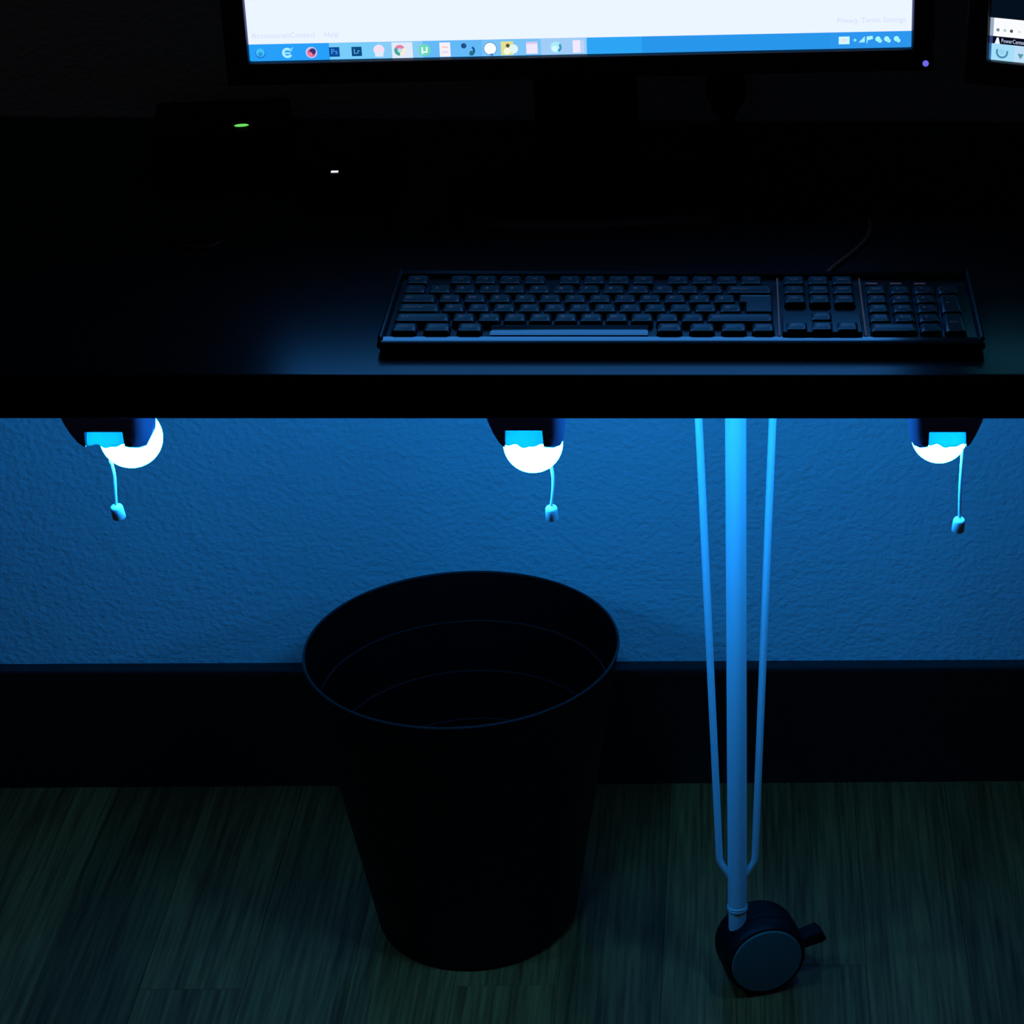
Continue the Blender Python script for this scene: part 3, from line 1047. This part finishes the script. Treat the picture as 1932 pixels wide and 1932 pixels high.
    for px in (1655, 1672, 1691):
        icon([(lambda cx: disc(cx - 0.0006, cz + tz + 0.0006, 0.0022), (165, 250, 255)), (lambda cx: disc(cx + 0.0012, cz + tz - 0.0010, 0.0017), (160, 240, 255))], px)
    # faint small print along the foot of the page
    for px, s in ((513, 'Accessories'), (571, 'Contact'), (624, 'Help')):
        lettering('page_lettering', s, 0.0062, X(px), th + 0.0068, (214, 220, 236), t, put, -0.0003)
    for px, s in ((1594, 'Privacy'), (1640, 'Terms'), (1685, 'Settings')):
        lettering('page_lettering', s, 0.0062, X(px), th + 0.0096, (214, 220, 236), t, put, -0.0003)


def side_screen(t, put, W, H):
    tb_, st, wb = 0.0138, 0.0062, 0.0152
    pg = bmesh.new()
    flat(pg, rect(0, W, tb_ + st + wb, H), 0.0002)
    put(obj('screen', pg, em((4, 16, 30)), t))
    shapes('window_bar', [(rect(0, W, tb_ + st, tb_ + st + wb), (250, 252, 255)), (rect(0, 0.0030, tb_ + st, tb_ + st + wb), (150, 172, 195))], t, put, 0.0001)
    shapes('status_strip', [(rect(0, W, tb_, tb_ + st), (4, 8, 26)), (rect(0, 0.0028, tb_, tb_ + st), (52, 62, 120)), ([(0.0044, tb_), (0.0090, tb_), (0.0076, tb_ + st * 0.85), (0.0062, tb_ + st * 0.85)], (235, 245, 255))], t, put, 0.0001)
    shapes('taskbar', [(rect(0, W, 0, tb_), (165, 222, 250)), (rect(0, 0.0020, 0, tb_), (50, 105, 165)), (rect(0.0215, 0.0310, 0, tb_), (190, 222, 248))], t, put, 0.0001)
    z0 = tb_ + st + wb * 0.36
    for x, r, c in ((0.0068, 0.0014, (120, 138, 140)), (0.0126, 0.0013, (190, 205, 205)), (0.0182, 0.0014, (70, 85, 80)), (0.0250, 0.0012, (225, 228, 225)), (0.0310, 0.0012, (225, 225, 232))):
        shapes('toolbar_dot', [(disc(x, z0, r), c)], t, put, -0.0003)
    lettering('status_lettering', 'PowerCenter', 0.0050, 0.0200, tb_ + st * 0.46, (205, 215, 250), t, put, -0.0003, 0.72)
    shapes('taskbar_icon', [(disc(0.0112, tb_ * 0.52, 0.0052, a0=150, a1=380, rin=0.0036), (70, 140, 175)), (disc(0.0112, tb_ * 0.55, 0.0024), (150, 212, 245))], t, put, -0.0003)
    shapes('taskbar_icon', [(disc(0.0270, tb_ * 0.42, 0.0030, n=3, a0=30, a1=390), (85, 150, 165))], t, put, -0.0003)


monitor('computer_monitor', 'large black monitor with a white page and blue taskbar above the keyboard', (-0.39703, -0.31098, 0.885), math.radians(5.8), 0.5381, 0.3027,
        (0.0188, 0.0190, 0.0185, 0.042), math.radians(2), main_screen, 0.2690, (0.088, -0.04, 0.14, 0.235), led=(0.5500, -0.0130, 'violet_led'))
monitor('computer_monitor', 'second monitor cut off by the right border, turned towards the left', (0.20173, -0.27335, 0.88), math.radians(-19.1), 0.510, 0.287,
        (0.0190, 0.0210, 0.0190, 0.042), math.radians(2), side_screen, 0.255, (0.080, -0.05, 0.12, 0.22))

# ------------------------------------------------------------------ small things on the dark desk
bx = tag(empty('network_switch', (-0.470, -0.105, DZ), 0.16), 'flat black box with a green light on top, left of the large monitor', 'network box')
obj('case', B(-0.060, 0.060, -0.045, 0.060, 0.0014, 0.0300), MT['black'], bx, bevel=0.004, segs=3)
obj('power_light', lathe([(0, -0.0005), (0.0024, -0.0005), (0.0028, 0.0), (0.0024, 0.0004), (0, 0.0006)], 24), MT['green_led'], bx, (0.0180, -0.0205, 0.0302), (0, 0, 0.1), smooth=True).scale = (2.3, 1.25, 1)
for sx_ in (-0.05, 0.05):
    for sy_ in (-0.035, 0.05):
        obj('foot', B(sx_ - 0.005, sx_ + 0.005, sy_ - 0.005, sy_ + 0.005, 0, 0.0018), MT['black'], bx)

hd = tag(empty('external_drive', (-0.345, -0.190, DZ), 0.05), 'flat black drive with a tiny white light under the large monitor', 'hard drive')
obj('case', B(-0.040, 0.040, -0.035, 0.075, 0.0012, 0.0190), MT['black'], hd, bevel=0.004, segs=3)
obj('activity_light', B(-0.0130, -0.0070, -0.0258, -0.0222, 0.0186, 0.0194), MT['white_led'], hd)
for sx_ in (-0.03, 0.03):
    for sy_ in (-0.025, 0.06):
        obj('foot', B(sx_ - 0.004, sx_ + 0.004, sy_ - 0.004, sy_ + 0.004, 0, 0.0014), MT['black'], hd)

pts = spline([(-0.500, -0.100, DZ + 0.0016), (-0.528, -0.180, DZ + 0.0016), (-0.523, -0.240, DZ + 0.0016), (-0.495, -0.305, DZ + 0.0016), (-0.460, -0.345, DZ + 0.0016), (-0.437, -0.350, DZ + 0.0016), (-0.420, -0.315, DZ + 0.0016), (-0.417, -0.265, DZ + 0.0016), (-0.400, -0.200, DZ + 0.0016), (-0.396, -0.13, DZ + 0.0016)], 10)
tag(obj('loose_cable', tube(pts, 0.0015, 8), MT['cable'], smooth=True), 'thin dark cable lying in a loop on the left of the desk', 'cable')

orn = tag(empty('table_ornament', (-0.0175, -0.034, DZ)), 'small dark teardrop ornament at the wall below the large monitor', 'ornament')
obj('foot', lathe([(0, 0), (0.010, 0), (0.0105, 0.001), (0.009, 0.003), (0.005, 0.005), (0, 0.005)], 28), MT['black'], orn, smooth=True)
obj('body', lathe([(0, 0.004), (0.005, 0.005), (0.008, 0.012), (0.014, 0.022), (0.0185, 0.033), (0.0195, 0.041), (0.0175, 0.050), (0.011, 0.058), (0.005, 0.064), (0.0045, 0.072), (0, 0.073)], 36), MT['black'], orn, smooth=True)
